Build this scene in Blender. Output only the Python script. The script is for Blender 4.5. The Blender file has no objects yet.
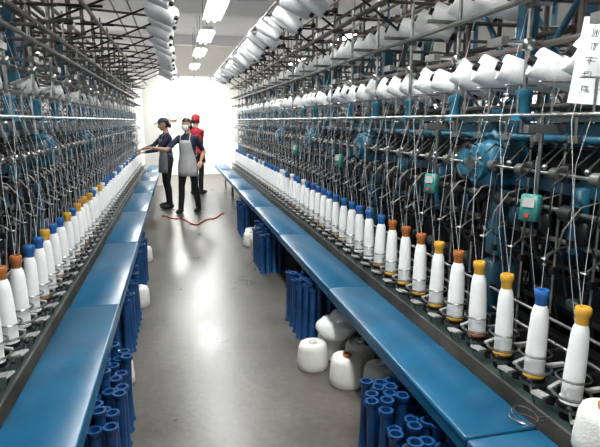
import bpy, math, random
from mathutils import Vector, Matrix
random.seed(7)
scene=bpy.context.scene
COL=scene.collection
# ------------------------------------------------------------------ materials
def mat(name,col,rough=.5,metal=0.,var=.0,vscale=8.,bump=0.,bscale=40.,emit=0.,trans=0.,col2=None):
    m=bpy.data.materials.new(name); m.use_nodes=True
    nt=m.node_tree; b=nt.nodes['Principled BSDF']
    b.inputs['Base Color'].default_value=(*col,1); b.inputs['Roughness'].default_value=rough
    b.inputs['Metallic'].default_value=metal
    if trans: b.inputs['Transmission Weight'].default_value=trans
    if emit:
        b.inputs['Emission Color'].default_value=(*col,1); b.inputs['Emission Strength'].default_value=emit
    tc=nt.nodes.new('ShaderNodeTexCoord')
    if var or col2:
        n=nt.nodes.new('ShaderNodeTexNoise'); n.inputs['Scale'].default_value=vscale; n.inputs['Detail'].default_value=5
        nt.links.new(tc.outputs['Object'],n.inputs['Vector'])
        r=nt.nodes.new('ShaderNodeValToRGB')
        r.color_ramp.elements[0].position=.35; r.color_ramp.elements[1].position=.65
        c2=col2 if col2 else tuple(c*(1-var) for c in col)
        r.color_ramp.elements[0].color=(*c2,1); r.color_ramp.elements[1].color=(*col,1)
        nt.links.new(n.outputs['Fac'],r.inputs['Fac']); nt.links.new(r.outputs['Color'],b.inputs['Base Color'])
    if bump:
        n2=nt.nodes.new('ShaderNodeTexNoise'); n2.inputs['Scale'].default_value=bscale
        nt.links.new(tc.outputs['Object'],n2.inputs['Vector'])
        bp=nt.nodes.new('ShaderNodeBump'); bp.inputs['Strength'].default_value=bump; bp.inputs['Distance'].default_value=.01
        nt.links.new(n2.outputs['Fac'],bp.inputs['Height']); nt.links.new(bp.outputs['Normal'],b.inputs['Normal'])
    return m
M={}
M['blue']=mat('bench_blue_paint',(.008,.115,.235),.32,vscale=3.5,col2=(.006,.078,.170),bump=.12,bscale=10)
M['mblue']=mat('machine_blue_paint',(.018,.135,.225),.40,var=.45,vscale=10)
M['dkblue']=mat('dark_blue_paint',(.010,.05,.085),.4,var=.3)
M['steel']=mat('steel',(.50,.50,.49),.30,1.,var=.5,vscale=20)
M['grey']=mat('galvanised_pipe',(.20,.20,.19),.42,.6,var=.45,vscale=6)
M['pipe']=mat('old_brown_pipe',(.11,.088,.078),.45,.3,var=.45,vscale=5)
M['dark']=mat('oily_dark_metal',(.022,.021,.023),.42,.5,var=.4,vscale=15)
M['black']=mat('black_rubber',(.010,.010,.012),.5)
M['green']=mat('machine_green_grey',(.045,.075,.072),.45,.2,var=.4,vscale=10)
M['teal']=mat('switch_box_teal',(.03,.20,.18),.4)
M['lgrey']=mat('light_grey_paint',(.50,.50,.50),.4,var=.3)
M['white']=mat('white_plastic',(.75,.76,.76),.4)
M['yarn']=mat('white_yarn',(.95,.95,.96),.75,var=.04,vscale=30,bump=.2,bscale=160)
M['yarng']=mat('grey_white_yarn',(.66,.66,.68),.8,var=.14,vscale=8,bump=.3,bscale=90)
M['thread']=mat('thread',(.62,.64,.68),.7)
M['yellow']=mat('cap_yellow',(.70,.37,.04),.35)
M['brown']=mat('cap_orange_brown',(.40,.13,.03),.4)
M['capblue']=mat('cap_blue',(.02,.12,.38),.35)
M['tube']=mat('blue_plastic_tube',(.010,.075,.24),.34,var=.35,vscale=6)
M['orange']=mat('orange_tube',(.5,.18,.03),.35)
M['red']=mat('red_cloth',(.50,.02,.04),.7,var=.3,vscale=6)
M['redp']=mat('red_hose',(.50,.04,.03),.4)
M['cone']=mat('cream_yarn',(.84,.83,.79),.8,bump=.25,bscale=120,var=.08)
M['skin']=mat('skin',(.46,.25,.17),.5,var=.1)
M['navy']=mat('navy_cotton',(.015,.02,.06),.8,var=.3,bump=.3)
M['trouser']=mat('dark_trousers',(.012,.012,.018),.8,var=.3,bump=.3)
M['apron']=mat('pale_apron',(.50,.50,.51),.8,var=.2,bump=.4,bscale=25)
M['apron2']=mat('grey_apron',(.24,.25,.27),.8,var=.15,bump=.4,bscale=25)
M['hair']=mat('black_hair',(.008,.007,.007),.45)
M['cap']=mat('blue_work_cap',(.03,.04,.07),.7)
M['mask']=mat('white_mask',(.85,.85,.85),.7)
M['lip']=mat('lips',(.35,.1,.08),.5)
M['shoe']=mat('dark_shoe',(.02,.018,.016),.5)
M['paper']=mat('paper',(.85,.87,.9),.7)
M['ink']=mat('ink',(.03,.03,.05),.7)
M['wall']=mat('white_wall_paint',(.83,.81,.76),.7,var=.06,vscale=1.5,bump=.05)
M['ceil']=mat('ceiling_paint',(.80,.79,.77),.8,var=.08,vscale=1.)
M['lamp']=mat('lamp_tube',(1.,.99,.96),.3,emit=16)
M['bag']=mat('plastic_bag',(.9,.91,.92),.2,trans=.12,bump=.4,bscale=9)
fm=bpy.data.materials.new('worn_concrete'); fm.use_nodes=True; nt=fm.node_tree; b=nt.nodes['Principled BSDF']
tc=nt.nodes.new('ShaderNodeTexCoord')
n1=nt.nodes.new('ShaderNodeTexNoise'); n1.inputs['Scale'].default_value=1.5; n1.inputs['Detail'].default_value=10; n1.inputs['Roughness'].default_value=.7
n2=nt.nodes.new('ShaderNodeTexNoise'); n2.inputs['Scale'].default_value=30; n2.inputs['Detail'].default_value=6
nt.links.new(tc.outputs['Object'],n1.inputs['Vector']); nt.links.new(tc.outputs['Object'],n2.inputs['Vector'])
r=nt.nodes.new('ShaderNodeValToRGB'); r.color_ramp.elements[0].position=.32; r.color_ramp.elements[1].position=.70
r.color_ramp.elements[0].color=(.080,.073,.063,1); r.color_ramp.elements[1].color=(.195,.180,.158,1)
nt.links.new(n1.outputs['Fac'],r.inputs['Fac'])
mx=nt.nodes.new('ShaderNodeMix'); mx.data_type='RGBA'; mx.blend_type='MULTIPLY'; mx.inputs[0].default_value=.6
nt.links.new(r.outputs['Color'],mx.inputs[6]); nt.links.new(n2.outputs['Fac'],mx.inputs[7])
nt.links.new(mx.outputs[2],b.inputs['Base Color'])
mr=nt.nodes.new('ShaderNodeMapRange'); mr.inputs[1].default_value=.3; mr.inputs[2].default_value=.7; mr.inputs[3].default_value=.25; mr.inputs[4].default_value=.40
nt.links.new(n1.outputs['Fac'],mr.inputs[0]); nt.links.new(mr.outputs[0],b.inputs['Roughness'])
b.inputs['Specular IOR Level'].default_value=.55
bp=nt.nodes.new('ShaderNodeBump'); bp.inputs['Strength'].default_value=.10; bp.inputs['Distance'].default_value=.01
nt.links.new(n2.outputs['Fac'],bp.inputs['Height']); nt.links.new(bp.outputs['Normal'],b.inputs['Normal'])
M['floor']=fm
# ------------------------------------------------------------------ mesh builder
def frame(d):
    d=Vector(d).normalized()
    up=Vector((0,0,1)) if abs(d.z)<.95 else Vector((1,0,0))
    x=up.cross(d).normalized(); y=d.cross(x)
    return x,y,d
class MB:
    def __init__(s,flip=1): s.v=[];s.f=[];s.m=[];s.sm=[];s.slots=[];s.flip=flip
    def slot(s,m):
        if m not in s.slots: s.slots.append(m)
        return s.slots.index(m)
    def add(s,vs,fs,m,smooth=False):
        o=len(s.v); k=s.slot(m)
        for p in vs: s.v.append((p[0]*s.flip,p[1],p[2]))
        for f in fs:
            g=[i+o for i in f]
            if s.flip<0: g.reverse()
            s.f.append(g); s.m.append(k); s.sm.append(smooth)
    def box(s,c,sz,m,rot=None):
        c=Vector(c); vs=[]
        for i in (-.5,.5):
            for j in (-.5,.5):
                for k in (-.5,.5):
                    p=Vector((i*sz[0],j*sz[1],k*sz[2]))
                    if rot is not None: p=rot@p
                    vs.append(c+p)
        s.add(vs,[(0,1,3,2),(4,6,7,5),(0,4,5,1),(2,3,7,6),(0,2,6,4),(1,5,7,3)],m)
    def bbox(s,c,sz,m,bv=.01,rot=None):
        c=Vector(c);x,y,z=[q/2 for q in sz]
        rings=[(-z,bv),(-z+bv,0),(z-bv,0),(z,bv)]; vs=[]
        for zz,i in rings:
            X=x-i;Y=y-i;k=bv
            for p in ((X,Y-k),(X-k,Y),(-X+k,Y),(-X,Y-k),(-X,-Y+k),(-X+k,-Y),(X-k,-Y),(X,-Y+k)):
                q=Vector((p[0],p[1],zz))
                if rot is not None:q=rot@q
                vs.append(c+q)
        fs=[tuple(range(7,-1,-1)),tuple(range(24,32))]
        for r_ in range(3):
            for i in range(8):
                j=(i+1)%8; fs.append((r_*8+i,r_*8+j,r_*8+8+j,r_*8+8+i))
        s.add(vs,fs,m)
    def lathe(s,o,axis,prof,m,n=12,capb=True,capt=True,smooth=True):
        x,y,d=frame(axis); o=Vector(o); vs=[]
        for r_,t in prof:
            for i in range(n):
                a=2*math.pi*i/n
                vs.append(o+d*t+x*(r_*math.cos(a))+y*(r_*math.sin(a)))
        fs=[]
        for k in range(len(prof)-1):
            for i in range(n):
                j=(i+1)%n
                fs.append((k*n+i,k*n+j,(k+1)*n+j,(k+1)*n+i))
        s.add(vs,fs,m,smooth)
        o2=len(s.v)-len(vs)
        if capb: s.f.append([o2+i for i in (range(n) if s.flip<0 else range(n-1,-1,-1))]); s.m.append(s.slot(m)); s.sm.append(False)
        if capt:
            q=(len(prof)-1)*n; s.f.append([o2+q+i for i in (range(n-1,-1,-1) if s.flip<0 else range(n))]); s.m.append(s.slot(m)); s.sm.append(False)
    def cyl(s,a,b,r_,m,r1=None,n=8,smooth=True):
        a=Vector(a);b=Vector(b)
        s.lathe(a,b-a,[(r_,0),(r_ if r1 is None else r1,(b-a).length)],m,n,smooth=smooth)
    def torus(s,c,axis,R,r_,m,n=16,k=6,arc=1.):
        x,y,d=frame(axis); c=Vector(c); vs=[];fs=[]
        N=n if arc>=1 else n+1
        for i in range(N):
            a=2*math.pi*arc*i/n; e=x*math.cos(a)+y*math.sin(a)
            for j in range(k):
                b_=2*math.pi*j/k
                vs.append(c+e*(R+r_*math.cos(b_))+d*(r_*math.sin(b_)))
        for i in range(n):
            i2=(i+1)%N
            for j in range(k):
                j2=(j+1)%k; fs.append((i*k+j,i2*k+j,i2*k+j2,i*k+j2))
        s.add(vs,fs,m,True)
    def path(s,pts,r_,m,n=6):
        pts=[Vector(p) for p in pts]; vs=[];fs=[]
        rs=r_ if isinstance(r_,(list,tuple)) else [r_]*len(pts)
        px=None
        for i,p in enumerate(pts):
            d=(pts[min(i+1,len(pts)-1)]-pts[max(i-1,0)]).normalized()
            if px is None: px,_,_=frame(d)
            px=(px-d*px.dot(d)).normalized(); py=d.cross(px)
            for j in range(n):
                a=2*math.pi*j/n; vs.append(p+px*(rs[i]*math.cos(a))+py*(rs[i]*math.sin(a)))
        for i in range(len(pts)-1):
            for j in range(n):
                j2=(j+1)%n; fs.append((i*n+j,i*n+j2,(i+1)*n+j2,(i+1)*n+j))
        fs.append(tuple(range(n-1,-1,-1))); q=(len(pts)-1)*n; fs.append(tuple(range(q,q+n)))
        s.add(vs,fs,m,True)
    def ball(s,c,rad,m,rot=None,n=16,k=10):
        c=Vector(c); 
        if not isinstance(rad,(tuple,list)): rad=(rad,)*3
        vs=[];fs=[]
        def P(p):
            p=Vector(p)
            if rot is not None:p=rot@p
            return c+p
        vs.append(P((0,0,-rad[2])))
        for i in range(1,k):
            t=math.pi*i/k-math.pi/2
            for j in range(n):
                a=2*math.pi*j/n
                vs.append(P((rad[0]*math.cos(t)*math.cos(a),rad[1]*math.cos(t)*math.sin(a),rad[2]*math.sin(t))))
        vs.append(P((0,0,rad[2])))
        for j in range(n): fs.append((0,1+(j+1)%n,1+j))
        for i in range(k-2):
            for j in range(n):
                j2=(j+1)%n; fs.append((1+i*n+j,1+i*n+j2,1+(i+1)*n+j2,1+(i+1)*n+j))
        L=len(vs)-1;q=1+(k-2)*n
        for j in range(n): fs.append((L,q+j,q+(j+1)%n))
        s.add(vs,fs,m,True)
    def mesh(s,name):
        me=bpy.data.meshes.new(name); me.from_pydata(s.v,[],s.f)
        for k in s.slots: me.materials.append(M[k])
        me.polygons.foreach_set('material_index',s.m)
        me.polygons.foreach_set('use_smooth',s.sm)
        me.update()
        try: me.set_sharp_from_angle(angle=math.radians(50))
        except Exception: pass
        return me
def obj(name,me,loc=(0,0,0),parent=None,rot=(0,0,0)):
    o=bpy.data.objects.new(name,me); COL.objects.link(o); o.location=loc; o.rotation_euler=rot
    if parent: o.parent=parent
    return o
def empty(name,loc=(0,0,0),rot=(0,0,0)):
    return obj(name,None,loc,None,rot)

SEC=1.64; PIT=.205; Y0=.56; NS=7
YS=[Y0+SEC*k for k in range(-1,NS)]
XR=1.35; XL=-.78; DEP=.80
# ------------------------------------------------------------------ machine section
def section(flip):
    b=MB(flip); L=SEC; rn=random.Random(11)
    b.box((.03,L/2,.515),(.26,L,.05),'green')
    b.box((-.105,L/2,.53),(.012,L,.075),'grey')
    b.box((.11,L/2,.27),(.03,L-.02,.42),'dark')
    b.box((.28,L/2,.60),(.06,L,.12),'dark')
    b.cyl((.2,0,.43),(.2,L,.43),.035,'black',n=10)
    for j in range(8):
        y=.07+PIT*j
        b.lathe((0,y,.54),(0,0,1),[(.036,0),(.036,.018),(.022,.022),(.02,.045),(.046,.05),(.046,.062),(.03,.065)],'dark',12)
        b.lathe((0,y,.575),(0,0,1),[(.05,0),(.052,.006),(.05,.012)],'steel',14)
        b.torus((0,y,.70),(0,0,1),.058,.0045,'steel',16,6)
        b.torus((0,y,.635),(0,0,1),.064,.006,'grey',16,6)
        b.box((.095,y,.70),(.08,.014,.008),'steel'); b.box((.10,y,.635),(.08,.02,.012),'lgrey')
        b.box((-.070,y+.075,.60),(.075,.045,.010),'lgrey',Matrix.Rotation(.35,3,'Y')@Matrix.Rotation(.5,3,'Z'))
        b.box((-.02,y+.062,.637),(.08,.014,.010),'lgrey',Matrix.Rotation(.4,3,'Z'))
        b.cyl((-.07,y+.1,.545),(-.1,y+.1,.64),.005,'steel',n=6); b.ball((-.1,y+.1,.645),.011,'black',n=8,k=6)
        b.cyl((.0,y+.1,.54),(.0,y+.1,.575),.02,'black',n=10)
        b.bbox((.07,y+.1,.60),(.06,.05,.10),'dark',.008)
        b.cyl((.13,y+.1,.54),(.13,y+.1,1.55),.005,'steel',n=6)
        b.box((.13,y+.1,.80),(.025,.025,.03),'dark'); b.box((.13,y+.1,1.0),(.025,.025,.03),'dark')
        b.path([(.15,y,1.13),(.06,y,1.12),(.012,y,1.09)],.004,'steel')
        b.torus((0,y,1.085),(0,0,1),.013,.003,'steel',12,5)
        b.box((.13,y,1.135),(.05,.03,.03),'dark')
        b.cyl((.09,y-.03,1.25),(.09,y+.03,1.25),.032,'black',n=12)
        b.cyl((.09,y-.036,1.25),(.09,y-.03,1.25),.018,'steel',n=10)
        b.cyl((.05,y+.02,1.40),(.05,y+.06,1.40),.024,'grey',n=12)
        b.bbox((.11,y+.04,1.40),(.07,.05,.07),'dark',.008)
        b.bbox((.14,y-.03,1.18),(.05,.06,.09),'dkblue' if j%3==1 else 'dark',.008)
        b.path([(.1,y+.06,1.32),(.02,y+.07,1.30),(-.04,y+.075,1.22),(-.05,y+.08,1.15),(-.03,y+.085,1.13)],.003,'grey')
        b.path([(.1,y-.04,1.46),(.0,y-.04,1.50),(-.06,y-.03,1.44)],.004,'dark')
        b.ball((-.06,y-.03,1.435),.011,'steel',n=8,k=6)
        b.cyl((.04,y-.05,1.52),(.04,y-.05,1.545),.024,'steel',n=12); b.cyl((.04,y-.05,1.545),(.04,y-.05,1.62),.006,'steel',n=6)
        b.path([(.2,y+.03,1.33),(.12,y+.05,1.2),(.15,y+.03,1.02),(.2,y,.92),(.26,y-.02,.7)],.006,'black')
        b.path([(.16,y-.06,1.52),(.02+rn.uniform(-.04,.04),y-.02,1.36),(.03,y+.03,1.16+rn.uniform(-.05,.05)),(.14,y+.07,1.05),(.16,y+.05,.9)],.004,'black')
        b.cyl((.2,y,.72),(.2,y,.93),.02,'dark',n=8)
        b.cyl((.22,y+.05,1.02),(.22,y+.05,1.18),.03,'dark',n=10)
        b.bbox((.2,y+.04,.86),(.05,.07,.05),'green' if j%2 else 'dark',.008)
        b.path([(0,y,.965),(0,y,1.085),(.05,y+.04,1.42),(.04,y-.05,1.53),(.1,y,1.7)],.0012,'thread',4)
        b.path([(-.01,y+.01,.9),(-.03,y+.05,1.15),(-.02,y+.07,1.45),(.06,y+.08,1.72)],.0009,'thread',4)
        if j%2==0: b.path([(0,y,.965),(-.03,y+.04,1.25),(-.03,y+.10,1.6),(.10,y+.14,2.1)],.0011,'thread',4)
        b.cyl((.02,y+.06,1.62),(.02,y+.06,1.74),.005,'steel',n=6)
        b.torus((-.03,y+.06,1.74),(0,0,1),.014,.003,'steel',10,5); b.cyl((-.016,y+.06,1.74),(.1,y+.06,1.74),.0035,'steel',n=6)
        b.cyl((.25,y+.02,1.62),(.08,y+.02,1.80),.006,'steel',n=6)
    for a,z,r_,m in ((.13,.70,.008,'steel'),(.15,1.12,.012,'grey'),(.12,1.25,.010,'grey'),(.05,1.40,.007,'steel'),
                     (.12,1.53,.016,'mblue'),(.2,1.66,.013,'grey'),(.02,1.62,.009,'steel'),(.10,1.90,.013,'pipe'),
                     (.28,1.98,.013,'pipe'),(.0,2.06,.012,'grey'),(.18,2.28,.014,'pipe'),(.30,2.45,.012,'pipe'),(.12,.80,.007,'steel'),(.2,1.0,.01,'dark')):
        b.cyl((a,0,z),(a,L,z),r_,m,n=8)
    b.box((.17,L/2,1.34),(.03,L,.06),'dkblue'); b.box((.1,L/2,1.61),(.05,L,.03),'green')
    b.box((.33,L/2,1.25),(.03,L-.2,.46),'dark'); b.box((.3,L/2,.86),(.03,L-.2,.14),'dark')
    b.box((.24,L/2,1.56),(.05,L,.04),'dkblue')
    b.box((.24,0,1.15),(.07,.06,2.3),'mblue')
    b.box((.08,0,.27),(.34,.05,.5),'dkblue')
    b.bbox((.12,0,1.40),(.17,.16,.22),'mblue',.02)
    b.cyl((.04,0,1.40),(.01,0,1.40),.080,'mblue',n=20); b.cyl((.01,0,1.40),(-.01,0,1.40),.035,'steel',n=14)
    for k in range(6):
        a=k*math.pi/3; b.cyl((.01,.062*math.cos(a),1.40+.062*math.sin(a)),(.0,.062*math.cos(a),1.40+.062*math.sin(a)),.008,'steel',n=6)
    b.lathe((.12,0,1.50),(0,0,1),[(.04,0),(.04,.03),(.02,.05),(.018,.12),(.03,.13),(.03,.15)],'mblue',12)
    b.bbox((.17,0,1.12),(.09,.10,.34),'mblue',.015)
    b.bbox((.15,.0,.78),(.08,.08,.3),'dkblue',.01)
    b.cyl((.24,.03,1.75),(.24,.42,2.2),.014,'mblue',n=8); b.cyl((.24,-.03+L,1.75),(.24,L-.42,2.2),.014,'mblue',n=8)
    b.torus((.06,.15,1.40),(1,0,0),.085,.010,'black',22,6); b.cyl((.09,.15,1.4),(.05,.15,1.4),.065,'mblue',n=18)
    for y in (.55,1.1): b.bbox((.14,y,1.22),(.06,.05,.26),'mblue',.01)
    for j in range(3):
        y=.27+.547*j
        b.cyl((.05,y,1.55),(.05,y,2.45),.010,'steel',n=8)
        b.lathe((.05,y,1.60),(0,0,1),[(.045,0),(.045,.02),(.026,.03),(.024,.09),(.034,.10),(.034,.12),(.015,.13)],'mblue',14)
        b.bbox((.05,y,1.90),(.05,.04,.045),'steel',.006); b.bbox((.05,y,2.06),(.05,.04,.045),'grey',.006)
        b.cyl((-.10,y,1.905),(.42,y,1.905),.009,'steel',n=8); b.cyl((-.12,y+.02,2.08),(.42,y+.02,2.08),.010,'grey',n=8)
        b.cyl((-.12,y,2.28),(.42,y,2.28),.010,'pipe',n=8)
        b.box((-.09,y,1.905),(.03,.10,.03),'grey')
        b.cyl((.34,y+.1,1.5),(.34,y+.1,2.45),.012,'pipe',n=8)
    return b.mesh('machine_section_mesh')
secR=section(1); secL=section(-1)
def switch_mesh():
    b=MB(); R=Matrix.Rotation(.5,3,'Z')@Matrix.Rotation(.12,3,'Y')
    b.bbox((0,0,0),(.045,.070,.105),'teal',.006,R)
    n=R@Vector((-1,0,0)); c=Vector((0,0,0))
    b.box(c+n*.0235+Vector((0,0,.02)),(.003,.045,.036),'lgrey',R)
    b.cyl(c+n*.022+Vector((0,0,-.03)),c+n*.034+Vector((0,0,-.03)),.009,'redp',n=10)
    b.cyl((.02,0,.05),(.02,0,.35),.008,'steel',n=8); b.box((.03,0,.30),(.16,.03,.03),'grey')
    b.path([(.02,.02,-.05),(.05,.04,-.17),(.13,.06,-.22),(.21,.05,-.17)],.006,'black')
    return b.mesh('switch_box')
swm=switch_mesh()
def machine(x0,s):
    e=empty('yarn_twisting_machine',(x0+s*DEP/2,0,0))
    A,B=(secR,secL) if s>0 else (secL,secR)
    for y in YS:
        obj('section_front',A,(-s*DEP/2,y,0),e); obj('section_back',B,(s*DEP/2,y,0),e)
    return e
mR=machine(XR,1); mL=machine(XL,-1); mR2=machine(3.35,1)
for y in (1.72,2.53,4.17,5.81): obj('switch_box',swm,(XR-.03-mR.location.x,y,1.27),mR)
yend=Y0+SEC*NS
for e in (mR,mL,mR2):
    b=MB()
    for y in (yend+.03,YS[0]-.03):
        b.bbox((0,y,.55),(.72,.06,1.1),'mblue',.02); b.box((0,y,1.5),(.12,.06,1.0),'mblue')
    obj('end_frame',b.mesh('end_frame'),(0,0,0),e)
# ------------------------------------------------------------------ yarn bobbins
capsR=['yellow','blue','yellow','yellow','brown','yellow','brown','brown','brown','blue','blue','blue','blue','blue','blue']
def bobbin(b,x,y,z,cap,base=None,h=.355):
    ax=Vector((random.uniform(-.03,.03),random.uniform(-.03,.03),1)); s=h/.355; w=random.uniform(.86,.97)
    if cap=='blue': cap='capblue'
    b.lathe((x,y,z),ax,[(.030*w,0),(.039*w,.004),(.0415*w,.02),(.0415*w,.10),(.039*w,.18),(.035*w,.25),(.031*w,.275),(.024*w,.292*s),(.019,.30*s)],'yarn',20)
    b.lathe((x,y,z),ax,[(.021,.292*s),(.023,.30*s),(.022,.315*s),(.026,.325*s),(.028,.335*s),(.028,.350*s),(.024,.355*s),(.015,.355*s),(.013,.345*s)],cap,16)
    b.lathe((x,y,z),ax,[(.034,-.004),(.0415,-.002),(.0415,.009),(.038,.012)],base or cap,16)
def bobbins(x,caps,start=0):
    b=MB()
    ys=[YS[0]+.07+PIT*k for k in range(8*len(YS))]
    i0=next(q for q,v in enumerate(ys) if v>1.4)
    for k,y in enumerate(ys):
        if y<1.4 and start: continue
        i=k-i0
        if i<0: c=random.choice(['yellow','blue','brown'])
        elif i<len(caps): c=caps[i]
        else: c=random.choice(['blue','blue','white','blue','capblue'])
        bobbin(b,x,y,.608,c,base=random.choice(['yellow','yarn','yarn','brown']) )
    obj('yarn_bobbins',b.mesh('yarn_bobbins'))
bobbins(XR,capsR,1)
capsL=['blue']*5+['brown','brown','blue','blue','yellow','blue','blue','yellow','blue','yellow','brown','yellow','yellow','blue','white','yellow','white']
bobbins(XL,capsL)
def bobbins_simple(x):
    b=MB()
    for k in range(8*len(YS)):
        y=YS[0]+.07+PIT*k
        b.lathe((x,y,.608),(0,0,1),[(.03,0),(.041,.02),(.041,.1),(.035,.25),(.022,.295)],'yarn',10)
        b.lathe((x,y,.608),(0,0,1),[(.02,.295),(.03,.33),(.03,.355)],'capblue',8)
    obj('yarn_bobbins',b.mesh('yarn_bobbins'))
bobbins_simple(XR+DEP); bobbins_simple(XL-DEP); bobbins_simple(3.35)
# ------------------------------------------------------------------ creel packages
def pack(b,c,ax,m,r0=.062,r1=.05,L=.19,n=16):
    ax=Vector(ax).normalized(); c=Vector(c)-ax*L/2
    b.lathe(c,ax,[(r0*.4,.006),(r0*.9,0),(r0,.008),(r0*.99,L*.3),((r0+r1)/2,L*.6),(r1,L-.008),(r1*.85,L),(r1*.4,L-.004)],m,n)
    b.lathe(c,ax,[(.018,-.02),(.020,-.015),(.020,L+.02),(.016,L+.025)],'dark',8)
def creel(name,x,z,ax,spacing,m,jit=.12,y0=.6,y1=12.0,r0=.062,r1=.05,L=.19,skip=.08):
    b=MB(); y=y0
    while y<y1:
        if random.random()>skip:
            a=Vector(ax)+Vector((random.uniform(-jit,jit),random.uniform(-jit,jit),random.uniform(-jit,jit)))
            q=random.uniform(.85,1.1)
            pack(b,(x+random.uniform(-.01,.01),y,z+random.uniform(-.012,.012)),a,m,r0*q,r1*q,L)
        y+=spacing
    b.cyl((x,y0-.2,z),(x,y1,z),.012,'grey')
    obj(name,b.mesh(name))
creel('creel_yarn_packages',XR+.14,1.79,(.80,-.40,-.45),PIT,'yarn',r0=.064,r1=.046,L=.23,skip=.04)
creel('creel_yarn_packages',XR+.22,2.17,(.80,-.35,-.40),PIT*1.1,'yarn',r0=.068,r1=.050,L=.23,skip=.10)
creel('creel_yarn_packages',XR+.62,1.84,(-.85,-.35,-.28),PIT,'yarng',r0=.07)
creel('creel_yarn_packages',XR+.66,2.3,(-.85,-.35,-.28),PIT*1.2,'yarng',r0=.07)
creel('creel_yarn_packages',XL-.18,1.80,(-.85,-.35,-.28),PIT*2,'yarng',skip=.5,y0=3)
creel('creel_yarn_packages',XL-.45,2.25,(-.85,-.35,-.25),PIT*2,'yarng',skip=.5,y0=2)
def overhead(x_in,x_out,z,axl,sgn,mname,mach,q0,rr_):
    b=MB(); y=1.0
    while y<12:
        b.cyl((x_out,y,1.6),(x_out,y,z+.35),.014,'pipe')
        b.cyl((x_out,y,z+.12),(x_in-sgn*.14,y,z+.05),.012,'pipe')
        b.cyl((x_out,y,z-.35),(x_in,y,z+.03),.009,'dark')
        b.bbox((x_out,y,z+.12),(.05,.05,.05),'dark',.006)
        y+=.82
    for dx,dz in ((0,.05),(-sgn*.13,.05),(sgn*.28,.09),(sgn*.45,.12)):
        b.cyl((x_in+dx,.5,z+dz),(x_in+dx,12.1,z+dz),.010,'pipe')
    obj('overhead_arms',b.mesh('overhead_arms'),(-mach.location.x,0,0),mach)
    b=MB(); y=1.15
    while y<12:
        q=random.uniform(.85,1.12)
        a=Vector(axl)+Vector([random.uniform(-.18,.18) for _ in range(3)])
        pack(b,(x_in+random.uniform(-.04,.04),y,z-.05+random.uniform(-.04,.04)),a,mname,rr_*q,rr_*.75*q,.25)
        y+=q0
    obj('overhead_yarn_packages',b.mesh('overhead_packages'))
overhead(-.10,XL-.2,2.60,(.85,-.25,-.50),-1,'yarng',mL,.38,.088)
overhead(1.0,XR+.2,2.52,(.70,-.25,-.62),1,'yarng',mR,.38,.076)
b=MB()
for x,z,r_ in ((-.75,2.15,.016),(-.55,2.35,.014),(-1.0,2.45,.02),(-1.3,2.3,.014),(-1.55,2.05,.016),(-1.7,2.5,.016),(-1.2,2.75,.02)):
    b.cyl((x,.4,z),(x,12.1,z),r_,'pipe')
y=1.2
while y<12:
    b.cyl((-1.8,y,2.46),(-.5,y,2.46),.011,'dark'); b.cyl((-1.75,y,.9),(-1.75,y,2.9),.016,'pipe'); b.cyl((-.95,y+.3,1.6),(-.95,y+.3,3.0),.012,'pipe')
    b.cyl((-1.8,y+.4,2.12),(-.6,y+.4,2.3),.010,'grey')
    y+=.82
obj('overhead_pipes',b.mesh('pipes'),(-mL.location.x,0,0),mL)
b=MB()
for x,z,r_ in ((1.25,2.30,.014),(1.65,2.6,.016),(1.95,2.35,.016),(2.2,2.1,.014),(2.1,2.75,.02),(1.4,2.8,.014)):
    b.cyl((x,.4,z),(x,12.1,z),r_,'pipe')
y=1.1
while y<12:
    b.cyl((1.2,y,2.62),(2.3,y,2.62),.011,'dark'); b.cyl((2.15,y,.9),(2.15,y,2.9),.016,'mblue'); b.cyl((1.7,y+.3,1.6),(1.7,y+.3,3.0),.012,'grey')
    y+=.82
obj('overhead_pipes',b.mesh('pipes'),(-mR.location.x,0,0),mR)
# ------------------------------------------------------------------ benches
def bench(xi,xo):
    e=empty('blue_bench',((xi+xo)/2,0,0)); s=1 if xo>xi else -1; w=abs(xo-xi)
    y=3.05-SEC*3
    while y<12:
        b=MB(); dz=random.uniform(-.003,.003)
        b.bbox((0,SEC/2,.535+dz),(w,SEC-.012,.03),'blue',.006)
        b.box((-s*(w/2-.008),SEC/2,.505),(.014,SEC-.014,.04),'blue')
        for yy in (.06,SEC-.06):
            b.box((s*(w/2-.03),yy,.255),(.03,.03,.51),'dkblue')
            b.box((0,yy,.505),(w-.06,.03,.03),'dkblue')
            b.cyl((-s*(w/2-.06),yy,.49),(s*(w/2-.03),yy,.25),.010,'dkblue')
        obj('panel',b.mesh('bench_panel'),(random.uniform(-.006,.006),y,0),e)
        y+=SEC
bench(.91,1.19); bench(-.36,-.64)
# ------------------------------------------------------------------ tubes
def tube_mesh(m):
    b=MB()
    b.lathe((0,0,0),(0,0,1),[(.030,0),(.030,.012),(.0235,.018),(.0225,.20),(.0225,.40),(.024,.415),(.031,.422),(.031,.44),(.020,.44),(.018,.41),(.018,.02)],m,14)
    return b.mesh('tube')
tb=tube_mesh('tube'); to=tube_mesh('orange')
def cluster(name,x0,x1,y0,y1,miss=.1,orange=0.,sp=.064):
    e=empty(name,((x0+x1)/2,(y0+y1)/2,0)); y=y0; k=0
    while y<=y1:
        x=x0+(k%2)*sp*.4
        while x<=x1:
            if random.random()>miss:
                o=obj('tube',to if random.random()<orange else tb,(x-e.location.x+random.uniform(-.006,.006),y-e.location.y+random.uniform(-.006,.006),0),e,(random.uniform(-.03,.03),random.uniform(-.03,.03),0))
                o.scale=(1,1,random.uniform(.86,1.06))
            x+=sp
        y+=sp*.95; k+=1
cluster('blue_spool_tubes',.79,1.1,1.45,2.15)
cluster('blue_spool_tubes',.84,1.12,3.45,3.95)
cluster('blue_spool_tubes',.84,1.12,5.3,5.9)
cluster('blue_spool_tubes',.86,1.12,7.1,7.6)
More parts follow.
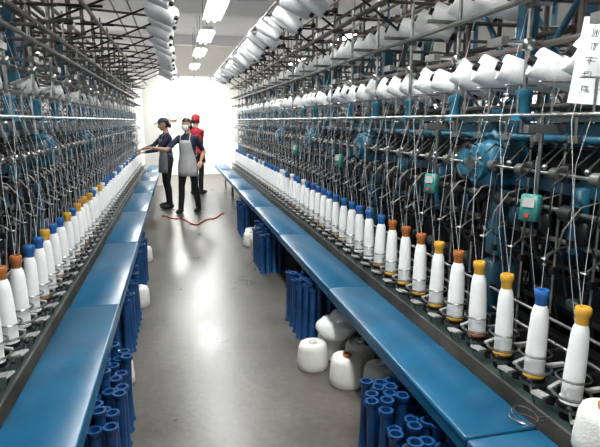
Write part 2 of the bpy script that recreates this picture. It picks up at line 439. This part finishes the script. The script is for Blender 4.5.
cluster('blue_spool_tubes',-.56,-.29,2.0,2.75,.12,.0)
cluster('orange_spool_tubes',-.58,-.42,1.80,1.95,.1,.9)
cluster('blue_spool_tubes',-.58,-.33,3.55,4.35,.12)
cluster('blue_spool_tubes',-.58,-.33,4.8,5.7,.12)
# ------------------------------------------------------------------ yarn cones
def cone(x,y,z=0,r_=.105,h=.17):
    b=MB()
    b.lathe((0,0,0),(0,0,1),[(.03,.004),(r_*.93,0),(r_,.01),(r_*.98,.05),(r_*.9,h-.03),(r_*.8,h-.006),(r_*.66,h),(.035,h-.004),(.03,h-.004)],'cone',28)
    b.lathe((0,0,0),(0,0,1),[(.026,h-.02),(.028,h+.012),(.022,h+.014),(.02,h-.01)],'brown' if random.random()<.3 else 'white',14)
    obj('yarn_cone',b.mesh('yarn_cone'),(x,y,z),None,(0,0,random.random()))
cone(.82,3.10); cone(.97,2.84,0,.11,.18); cone(.99,3.24); cone(1.13,3.05); cone(1.13,2.7); cone(-.42,3.15,0,.11,.19); cone(-.38,4.58,0,.1,.17); cone(-.42,6.1)
cone(.90,6.6); cone(1.275,1.22,.57,.09,.15); cone(.95,6.85)
def bag(x,y,z,sx,sy,sz,seed):
    rr=random.Random(seed); b=MB(); b.ball((0,0,0),(sx,sy,sz),'bag',n=32,k=20)
    ph=[rr.uniform(0,6) for _ in range(6)]
    vs=[]
    for v in b.v:
        p=Vector(v); q=1+.07*math.sin(p.x*38+ph[0])*math.cos(p.y*31+ph[1])+.06*math.sin(p.z*44+ph[2]+p.x*22)
        p=p*q
        if p.z>sz*.55: p.x*=.6; p.y*=.6; p.z*=1.15
        p.z=max(p.z,-sz*.75); vs.append(tuple(p))
    b.v=vs; obj('plastic_bag',b.mesh('plastic_bag'),(x,y,z+sz*.75))
bag(1.00,3.16,.175,.13,.14,.09,1); bag(.93,6.15,0,.10,.12,.2,3)
b=MB()
b.torus((0,0,0),(0.2,0.1,1),.05,.002,'steel',24,5); b.torus((.01,.01,.01),(0.1,-.2,1),.045,.002,'steel',24,5)
b.path([(.05,0,0),(.06,-.05,.03),(.02,-.08,.04),(-.06,-.07,.02)],.002,'steel')
obj('wire_coil',b.mesh('wire_coil'),(1.16,1.45,.56))
b=MB(); pts=[]
for i in range(80):
    t=i/79; pts.append((-.28+1.05*t, 8.55+.35*math.sin(t*7+1)+.12*math.cos(t*19),.012))
b.path(pts,.011,'redp'); obj('red_air_hose',b.mesh('red_air_hose'))
b=MB(); b.box((0,0,0),(.002,.20,.28),'paper')
for r_ in range(5):
    for c in range(3):
        cy=-.055+c*.055; cz=.09-r_*.045
        for k in range(6):
            if random.random()<.5: b.box((-.0018,cy+random.uniform(-.010,.010),cz+random.uniform(-.012,.012)),(.0008,random.uniform(.01,.024),.0018),'ink')
            else: b.box((-.0018,cy+random.uniform(-.010,.010),cz),(.0008,.0018,random.uniform(.012,.026)),'ink')
b.cyl((.01,0,.14),(.01,0,.17),.004,'steel')
obj('notice_sheet',b.mesh('notice_sheet'),(1.40,1.50,1.79),None,(.10,0,.75))
# ------------------------------------------------------------------ room
def slab(name,c,s,m):
    b=MB(); b.box((0,0,0),s,m); return obj(name,b.mesh(name),c)
WL=-3.6; WR=5.6; YB=16.; YF=-3.; H=3.7
slab('floor',((WL+WR)/2,(YB+YF)/2,-.05),(WR-WL+.4,YB-YF+.4,.1),'floor')
slab('ceiling',((WL+WR)/2,(YB+YF)/2,H+.05),(WR-WL+.4,YB-YF+.4,.1),'ceil')
slab('wall_front',((WL+WR)/2,YF-.1,H/2),(WR-WL+.4,.2,H),'wall')
b=MB(); wx0,wx1,wz0,wz1=.15,1.55,1.0,2.9
b.box(((WL+wx0)/2,0,H/2),(wx0-WL,.2,H),'wall'); b.box(((WR+wx1)/2,0,H/2),(WR-wx1,.2,H),'wall')
b.box(((wx0+wx1)/2,0,wz0/2),(wx1-wx0,.2,wz0),'wall'); b.box(((wx0+wx1)/2,0,(H+wz1)/2),(wx1-wx0,.2,H-wz1),'wall')
obj('wall_back',b.mesh('wall_back'),(0,YB+.1,0))
wn=[0]
def window(W,Hh,loc,rotz):
    w=MB()
    for yy in (-W/2+.02,-W/6,W/6,W/2-.02): w.box((0,yy,0),(.05,.04,Hh),'white')
    for zz in (-Hh/2+.02,.35,Hh/2-.02): w.box((0,0,zz),(.05,W,.04),'white')
    wn[0]+=1; obj('window_%d'%wn[0],w.mesh('window'),loc,None,(0,0,rotz))
window(wx1-wx0,wz1-wz0,((wx0+wx1)/2,YB+.1,(wz0+wz1)/2),math.pi/2)
def winwall(name,x):
    b=MB(); z0,z1=1.0,2.9
    b.box((0,(YB+YF)/2,z0/2),(.2,YB-YF,z0),'wall'); b.box((0,(YB+YF)/2,(z1+H)/2),(.2,YB-YF,H-z1),'wall')
    y=YF
    while y<YB-.1:
        b.box((0,y+.25,(z0+z1)/2),(.2,.5,z1-z0),'wall'); y+=2.375
    obj(name,b.mesh(name),(x,0,0))
    y=YF
    while y<YB-.1:
        window(1.875,1.9,(x,y+.5+1.875/2,(z0+z1)/2),0); y+=2.375
winwall('wall_left',WL); winwall('wall_right',WR)
for x,y in ((-.55,13.6),(2.4,13.6)): slab('pillar',(x,y,H/2),(.4,.4,H),'wall')
b=MB()
for y in (2,6,10,14): b.box((0,y,H-.12),(WR-WL,.2,.24),'ceil')
obj('ceiling_beams',b.mesh('beams'),((WL+WR)/2,0,0))
b=MB(); b.bbox((0,0,0),(.22,.1,.3),'brown',.01); b.box((0,-.055,.0),(.18,.01,.26),'lgrey'); b.cyl((0,0,.15),(0,0,1.9),.015,'grey')
obj('electrical_box',b.mesh('electrical_box'),(-.05,YB-.06,1.75))
def lamp(x,y,z,p):
    e=empty('fluorescent_lamp',(x,y,z)); b=MB()
    b.bbox((0,0,.05),(.16,1.25,.05),'white',.01); b.box((-.10,0,.02),(.05,1.25,.006),'white',Matrix.Rotation(-.5,3,'Y')); b.box((.10,0,.02),(.05,1.25,.006),'white',Matrix.Rotation(.5,3,'Y'))
    for dx in (-.04,.04): b.cyl((dx,-.6,.005),(dx,.6,.005),.014,'lamp',n=10)
    for dy in (-.5,.5): b.cyl((0,dy,.07),(0,dy,H-z),.005,'grey')
    obj('fixture',b.mesh('fixture'),parent=e)
    l=bpy.data.lights.new('tube_light','AREA'); l.shape='RECTANGLE'; l.size=.2; l.size_y=1.2; l.energy=p; l.color=(.98,1.,.95)
    lo=bpy.data.objects.new('tube_light',l); COL.objects.link(lo); lo.parent=e; lo.location=(0,0,-.02)
for y,p in ((.6,46),(2.2,46),(4.6,38),(6.6,36),(8.6,34),(10.6,42),(13.2,120)): lamp(.52,y,2.86,p)  # farthest lamp is added, extra strong, to brighten the far end
for y in (1.5,5.0,8.5,12.0): lamp(-2.6,y,2.9,32); lamp(2.75,y,2.9,14)
lamp(.0,14.8,2.9,120)  # added lamp beyond the machines, only there to brighten the back wall
# ------------------------------------------------------------------ people
def remesh(b,name,vox,it,assign,mats):
    me=b.mesh('tmp'); o=obj('tmp',me)
    r_=o.modifiers.new('r','REMESH'); r_.mode='VOXEL'; r_.voxel_size=vox
    s_=o.modifiers.new('s','SMOOTH'); s_.factor=.5; s_.iterations=it
    bpy.context.view_layer.update()
    dg=bpy.context.evaluated_depsgraph_get(); nm=bpy.data.meshes.new_from_object(o.evaluated_get(dg)); nm.name=name
    bpy.data.objects.remove(o)
    nm.materials.clear()
    for k in mats: nm.materials.append(M[k])
    for p in nm.polygons:
        p.use_smooth=True; p.material_index=assign(p.center)
    return nm
def limb(b,pts,rs,m='skin'):
    for i in range(len(pts)-1): b.cyl(pts[i],pts[i+1],rs[i],m,r1=rs[i+1],n=16)
    for p,r_ in zip(pts,rs): b.ball(p,r_,m,n=14,k=8)
def hand(e,w,d,n,left):
    w=Vector(w); d=Vector(d).normalized(); n=Vector(n); n=(n-d*n.dot(d)).normalized(); s_=d.cross(n)*(1 if left else -1)
    b=MB(); R=Matrix((s_,d,n)).transposed()
    b.ball(w+d*.045,(.038,.05,.015),'skin',R); b.ball(w+d*.07,(.038,.028,.013),'skin',R); b.ball(w,(.024,.03,.02),'skin',R)
    for k,L in enumerate((.065,.075,.07,.055)):
        o=(k-1.5)*-.021; p0=w+d*.085+s_*o; c=.25+.08*k
        p1=p0+(d*math.cos(c)+n*math.sin(c))*L*.45; p2=p1+(d*math.cos(c*2.2)+n*math.sin(c*2.2))*L*.33; p3=p2+(d*math.cos(c*3)+n*math.sin(c*3))*L*.25
        limb(b,[p0-d*.02,p1,p2,p3],[.0095,.0088,.008,.007])
    p0=w+d*.03+s_*.03; p1=p0+(s_*.7+d*.6+n*.3).normalized()*.035; p2=p1+(s_*.25+d*.9+n*.4).normalized()*.03
    limb(b,[p0-s_*.012,p1,p2],[.0125,.0105,.0085])
    me=remesh(b,'hand',.0035,2,lambda c:0,['skin']); obj('hand_left' if left else 'hand_right',me,parent=e)
def person(loc,th,elR,haR,elL,haL,feet,apron,shirt,headyaw,headtilt,mask,cap,sleeve,scale=1.):
    e=empty('textile_worker',loc,(0,0,th)); e.scale=(scale,)*3; RI=Matrix.Rotation(-th,3,'Z')
    W=lambda p: RI@Vector(p)
    elR,haR,elL,haL=map(W,(elR,haR,elL,haL)); fR,fL=W(feet[0]),W(feet[1])
    b=MB()
    rings=[(.80,.10,.08,0),(.84,.150,.11,0),(.90,.160,.115,.005),(.97,.140,.102,0),(1.04,.128,.094,0),(1.13,.140,.102,-.005),(1.22,.155,.11,-.01),(1.29,.160,.098,-.005),(1.335,.135,.082,0),(1.365,.085,.062,.003),(1.39,.055,.055,.005),(1.45,.048,.050,-.002)]
    vs=[];fs=[];n=24
    for z,rx,ry,oy in rings:
        for i in range(n):
            a=2*math.pi*i/n; vs.append((rx*math.cos(a),oy+ry*math.sin(a),z))
    for k in range(len(rings)-1):
        for i in range(n):
            j=(i+1)%n; fs.append((k*n+i,k*n+j,(k+1)*n+j,(k+1)*n+i))
    fs.append(tuple(range(n-1,-1,-1))); q=(len(rings)-1)*n; fs.append(tuple(range(q,q+n)))
    b.add(vs,fs,'navy',True)
    for s_,f in ((-1,fR),(1,fL)):
        hp=Vector((s_*.082,0,.86)); kn=hp.lerp(Vector((f.x,f.y,.09)),.50)+Vector((0,-.025,0)); an=Vector((f.x,f.y+.02,.09))
        md=hp.lerp(kn,.5)+Vector((0,-.005,0)); cf=kn.lerp(an,.35)+Vector((0,.015,0))
        limb(b,[hp,md,kn,cf,an],[.086,.074,.056,.056,.048])
        b.ball((f.x,f.y-.045,.045),(.046,.13,.046),'skin'); b.ball((f.x,f.y+.04,.045),(.04,.06,.046),'skin')
    for s_,el,ha in ((-1,elR,haR),(1,elL,haL)):
        sh=Vector((s_*.158,0,1.305))
        limb(b,[sh,sh.lerp(el,.5),el,el.lerp(ha,.35),ha],[.055,.048,.038,.036,.025])
    def asg(c):
        if c.z<.075: return 3
        if c.z<.87: return 1
        for el,ha in ((elR,haR),(elL,haL)):
            ax=(ha-el); t=(c-el).dot(ax)/ax.length_squared
            dd=(c-el-ax*t).length
            if t>sleeve and dd<.055: return 2
        if c.z>1.385: return 2
        return 0
    me=remesh(b,'body',.011,4,asg,[shirt,'trouser','skin','shoe']); obj('body',me,parent=e)
    hand(e,haR,(haR-elR),(0,0,-1) if abs((haR-elR).normalized().z)<.7 else (0,-1,0),False)
    hand(e,haL,(haL-elL),(0,0,-1) if abs((haL-elL).normalized().z)<.7 else (1,0,0),True)
    hd=obj('head',None,(0,-.005,1.43),e,(headtilt,0,headyaw))
    b=MB(); C=Vector((0,-.005,.10))
    b.ball(C+Vector((0,.01,.02)),(.074,.092,.090),'skin',n=24,k=16)
    b.ball(C+Vector((0,-.025,-.035)),(.056,.062,.068),'skin'); b.ball(C+Vector((0,-.062,-.085)),(.022,.02,.018),'skin')
    b.cyl(C+Vector((0,-.088,.015)),C+Vector((0,-.108,-.025)),.007,'skin',r1=.014,n=10); b.ball(C+Vector((0,-.104,-.027)),(.015,.013,.010),'skin')
    b.ball(C+Vector((0,-.078,.032)),(.05,.014,.010),'skin')
    for s_ in (-1,1): b.ball(C+Vector((s_*.076,.008,-.005)),(.010,.018,.030),'skin'); b.ball(C+Vector((s_*.038,-.06,-.025)),(.022,.022,.02),'skin')
    b.cyl((0,.01,-.06),C+Vector((0,.01,-.02)),.048,'skin',n=18)
    obj('face',remesh(b,'face',.0055,3,lambda c:0,['skin']),parent=hd)
    b=MB()
    for s_ in (-1,1):
        b.ball(C+Vector((s_*.030,-.084,.006)),(.013,.007,.007),'mask',n=12,k=8); b.ball(C+Vector((s_*.030,-.0895,.006)),(.006,.004,.006),'hair',n=10,k=6)
        b.box(C+Vector((s_*.031,-.090,.028)),(.028,.006,.005),'hair')
    b.ball(C+Vector((0,-.085,-.055)),(.022,.006,.007),'lip',n=12,k=6)
    obj('eyes_and_mouth',b.mesh('eyes'),parent=hd)
    def shell(rad,c,keep,m,name,n=36,k=24,th_=.004):
        q=MB(); q.ball(c,rad,m,n=n,k=k)
        fs=[f for f in q.f if keep(sum((Vector(q.v[i]) for i in f),Vector())/len(f)-Vector(c))]
        q.f=fs; q.m=[0]*len(fs); q.sm=[True]*len(fs)
        o=obj(name,q.mesh(name),parent=hd); sm=o.modifiers.new('s','SOLIDIFY'); sm.thickness=th_; return o
    shell((.084,.103,.102),C+Vector((0,.012,.022)),lambda p:(p.z>.045-.2*max(0,p.y+.08)) or (p.y>.005 and p.z>-.10),'hair','hair')
    q=MB(); q.ball(C+Vector((0,.10,-.04)),(.045,.035,.05),'hair'); obj('hair_bun',q.mesh('hair_bun'),parent=hd)
    if mask:
        shell((.066,.082,.078),C+Vector((0,-.024,-.036)),lambda p:p.y<-.015 and -.065<p.z<.038,'mask','face_mask')
        q=MB()
        for s_ in (-1,1): q.path([C+Vector((s_*.062,-.04,-.01)),C+Vector((s_*.078,-.01,.01)),C+Vector((s_*.082,.02,.02))],.002,'mask')
        obj('mask_strap',q.mesh('strap'),parent=hd)
    if cap:
        shell((.092,.112,.105),C+Vector((0,.012,.026)),(lambda p:p.z>.028) if cap=='cap' else (lambda p:p.z>.035 or p.y>.0 and p.z>-.095),cap,'work_cap')
        if cap=='cap': q=MB(); q.ball(C+Vector((0,-.115,.055)),(.065,.05,.006),'cap',Matrix.Rotation(.2,3,'X')); obj('cap_brim',q.mesh('brim'),parent=hd)
    vs=[];fs=[];zs=[1.27,1.22,1.14,1.05,.98,.90,.82,.74,.66]; hw=[.62,.72,.85,1.15,1.3,1.3,1.3,1.25,1.2]
    rr=[(.162,.118),(.168,.128),(.162,.125),(.15,.118),(.155,.12),(.178,.135),(.182,.14),(.185,.145),(.186,.15)]
    n=21
    for z,h_,(rx,ry) in zip(zs,hw,rr):
        for i in range(n):
            a=-math.pi/2+(i/(n-1)-.5)*2*h_; w=1+.03*math.sin(i*1.7)*max(0,(1.0-z))*2
            vs.append((rx*math.cos(a)*w,ry*math.sin(a)*w-.008,z))
    for k in range(len(zs)-1):
        for i in range(n-1): fs.append((k*n+i,(k+1)*n+i,(k+1)*n+i+1,k*n+i+1))
    b=MB(); b.add(vs,fs,apron,True); o=obj('apron',b.mesh('apron'),parent=e); sm=o.modifiers.new('s','SOLIDIFY'); sm.thickness=.004
    b=MB()
    for s_ in (-1,1): b.path([(s_*.085,-.115,1.265),(s_*.085,-.09,1.33),(s_*.065,-.02,1.375),(s_*.06,.06,1.35),(s_*.1,.11,1.2),(s_*.13,.09,1.0)],.008,apron)
    b.torus((0,.0,1.0),(0,0,1),.145,.007,apron,32,6)
    b.v=[(x,y*(.78 if abs(z-1.0)<.02 else 1),z) for x,y,z in b.v]
    obj('apron_straps',b.mesh('straps'),parent=e)
    return e
person((.20,9.25,0),-.45,(-.36,-.10,1.11),(-.57,-.13,1.15),(.27,.02,1.06),(.20,-.17,.92),((-.17,-.02,0),(.14,.05,0)),'apron','navy',-.25,.08,True,None,-.35)
person((-.17,9.95,0),-1.25,(-.24,.12,1.14),(-.44,.10,1.08),(-.16,-.20,1.08),(-.40,-.18,1.04),((-.02,.09,0),(.0,-.14,0)),'apron2','navy',-.1,.25,False,'cap',.85)
person((.43,11.6,0),2.4,(.12,.22,1.06),(.02,.36,1.0),(-.14,.18,1.06),(-.10,.36,1.0),((.08,-.0,0),(-.08,.04,0)),'red','red',.1,.2,False,'red',.85,1.05)
# ------------------------------------------------------------------ world
w=bpy.data.worlds.new('World'); scene.world=w; w.use_nodes=True; nt=w.node_tree
bg=nt.nodes['Background']; sk=nt.nodes.new('ShaderNodeTexSky'); sk.sky_type='HOSEK_WILKIE'; sk.turbidity=6; sk.sun_direction=(-.5,.3,.8)
mx=nt.nodes.new('ShaderNodeMix'); mx.data_type='RGBA'; mx.inputs[0].default_value=.8; mx.inputs[7].default_value=(.97,.98,1,1)
nt.links.new(sk.outputs[0],mx.inputs[6]); nt.links.new(mx.outputs[2],bg.inputs['Color']); bg.inputs['Strength'].default_value=3.3
# ------------------------------------------------------------------ camera
psi=math.radians(13.3); the=math.radians(11.2)
F=Vector((math.sin(psi)*math.cos(the),math.cos(psi)*math.cos(the),-math.sin(the)))
cam=bpy.data.cameras.new('camera'); cam.lens=31.2; cam.sensor_width=36; cam.clip_start=.05
co=bpy.data.objects.new('camera',cam); COL.objects.link(co); co.location=(0,0,1.6)
co.rotation_euler=F.to_track_quat('-Z','Y').to_euler()
scene.camera=co
try:
    scene.view_settings.view_transform='Standard'; scene.view_settings.look='None'; scene.view_settings.exposure=0.
except Exception as ex: print(ex)
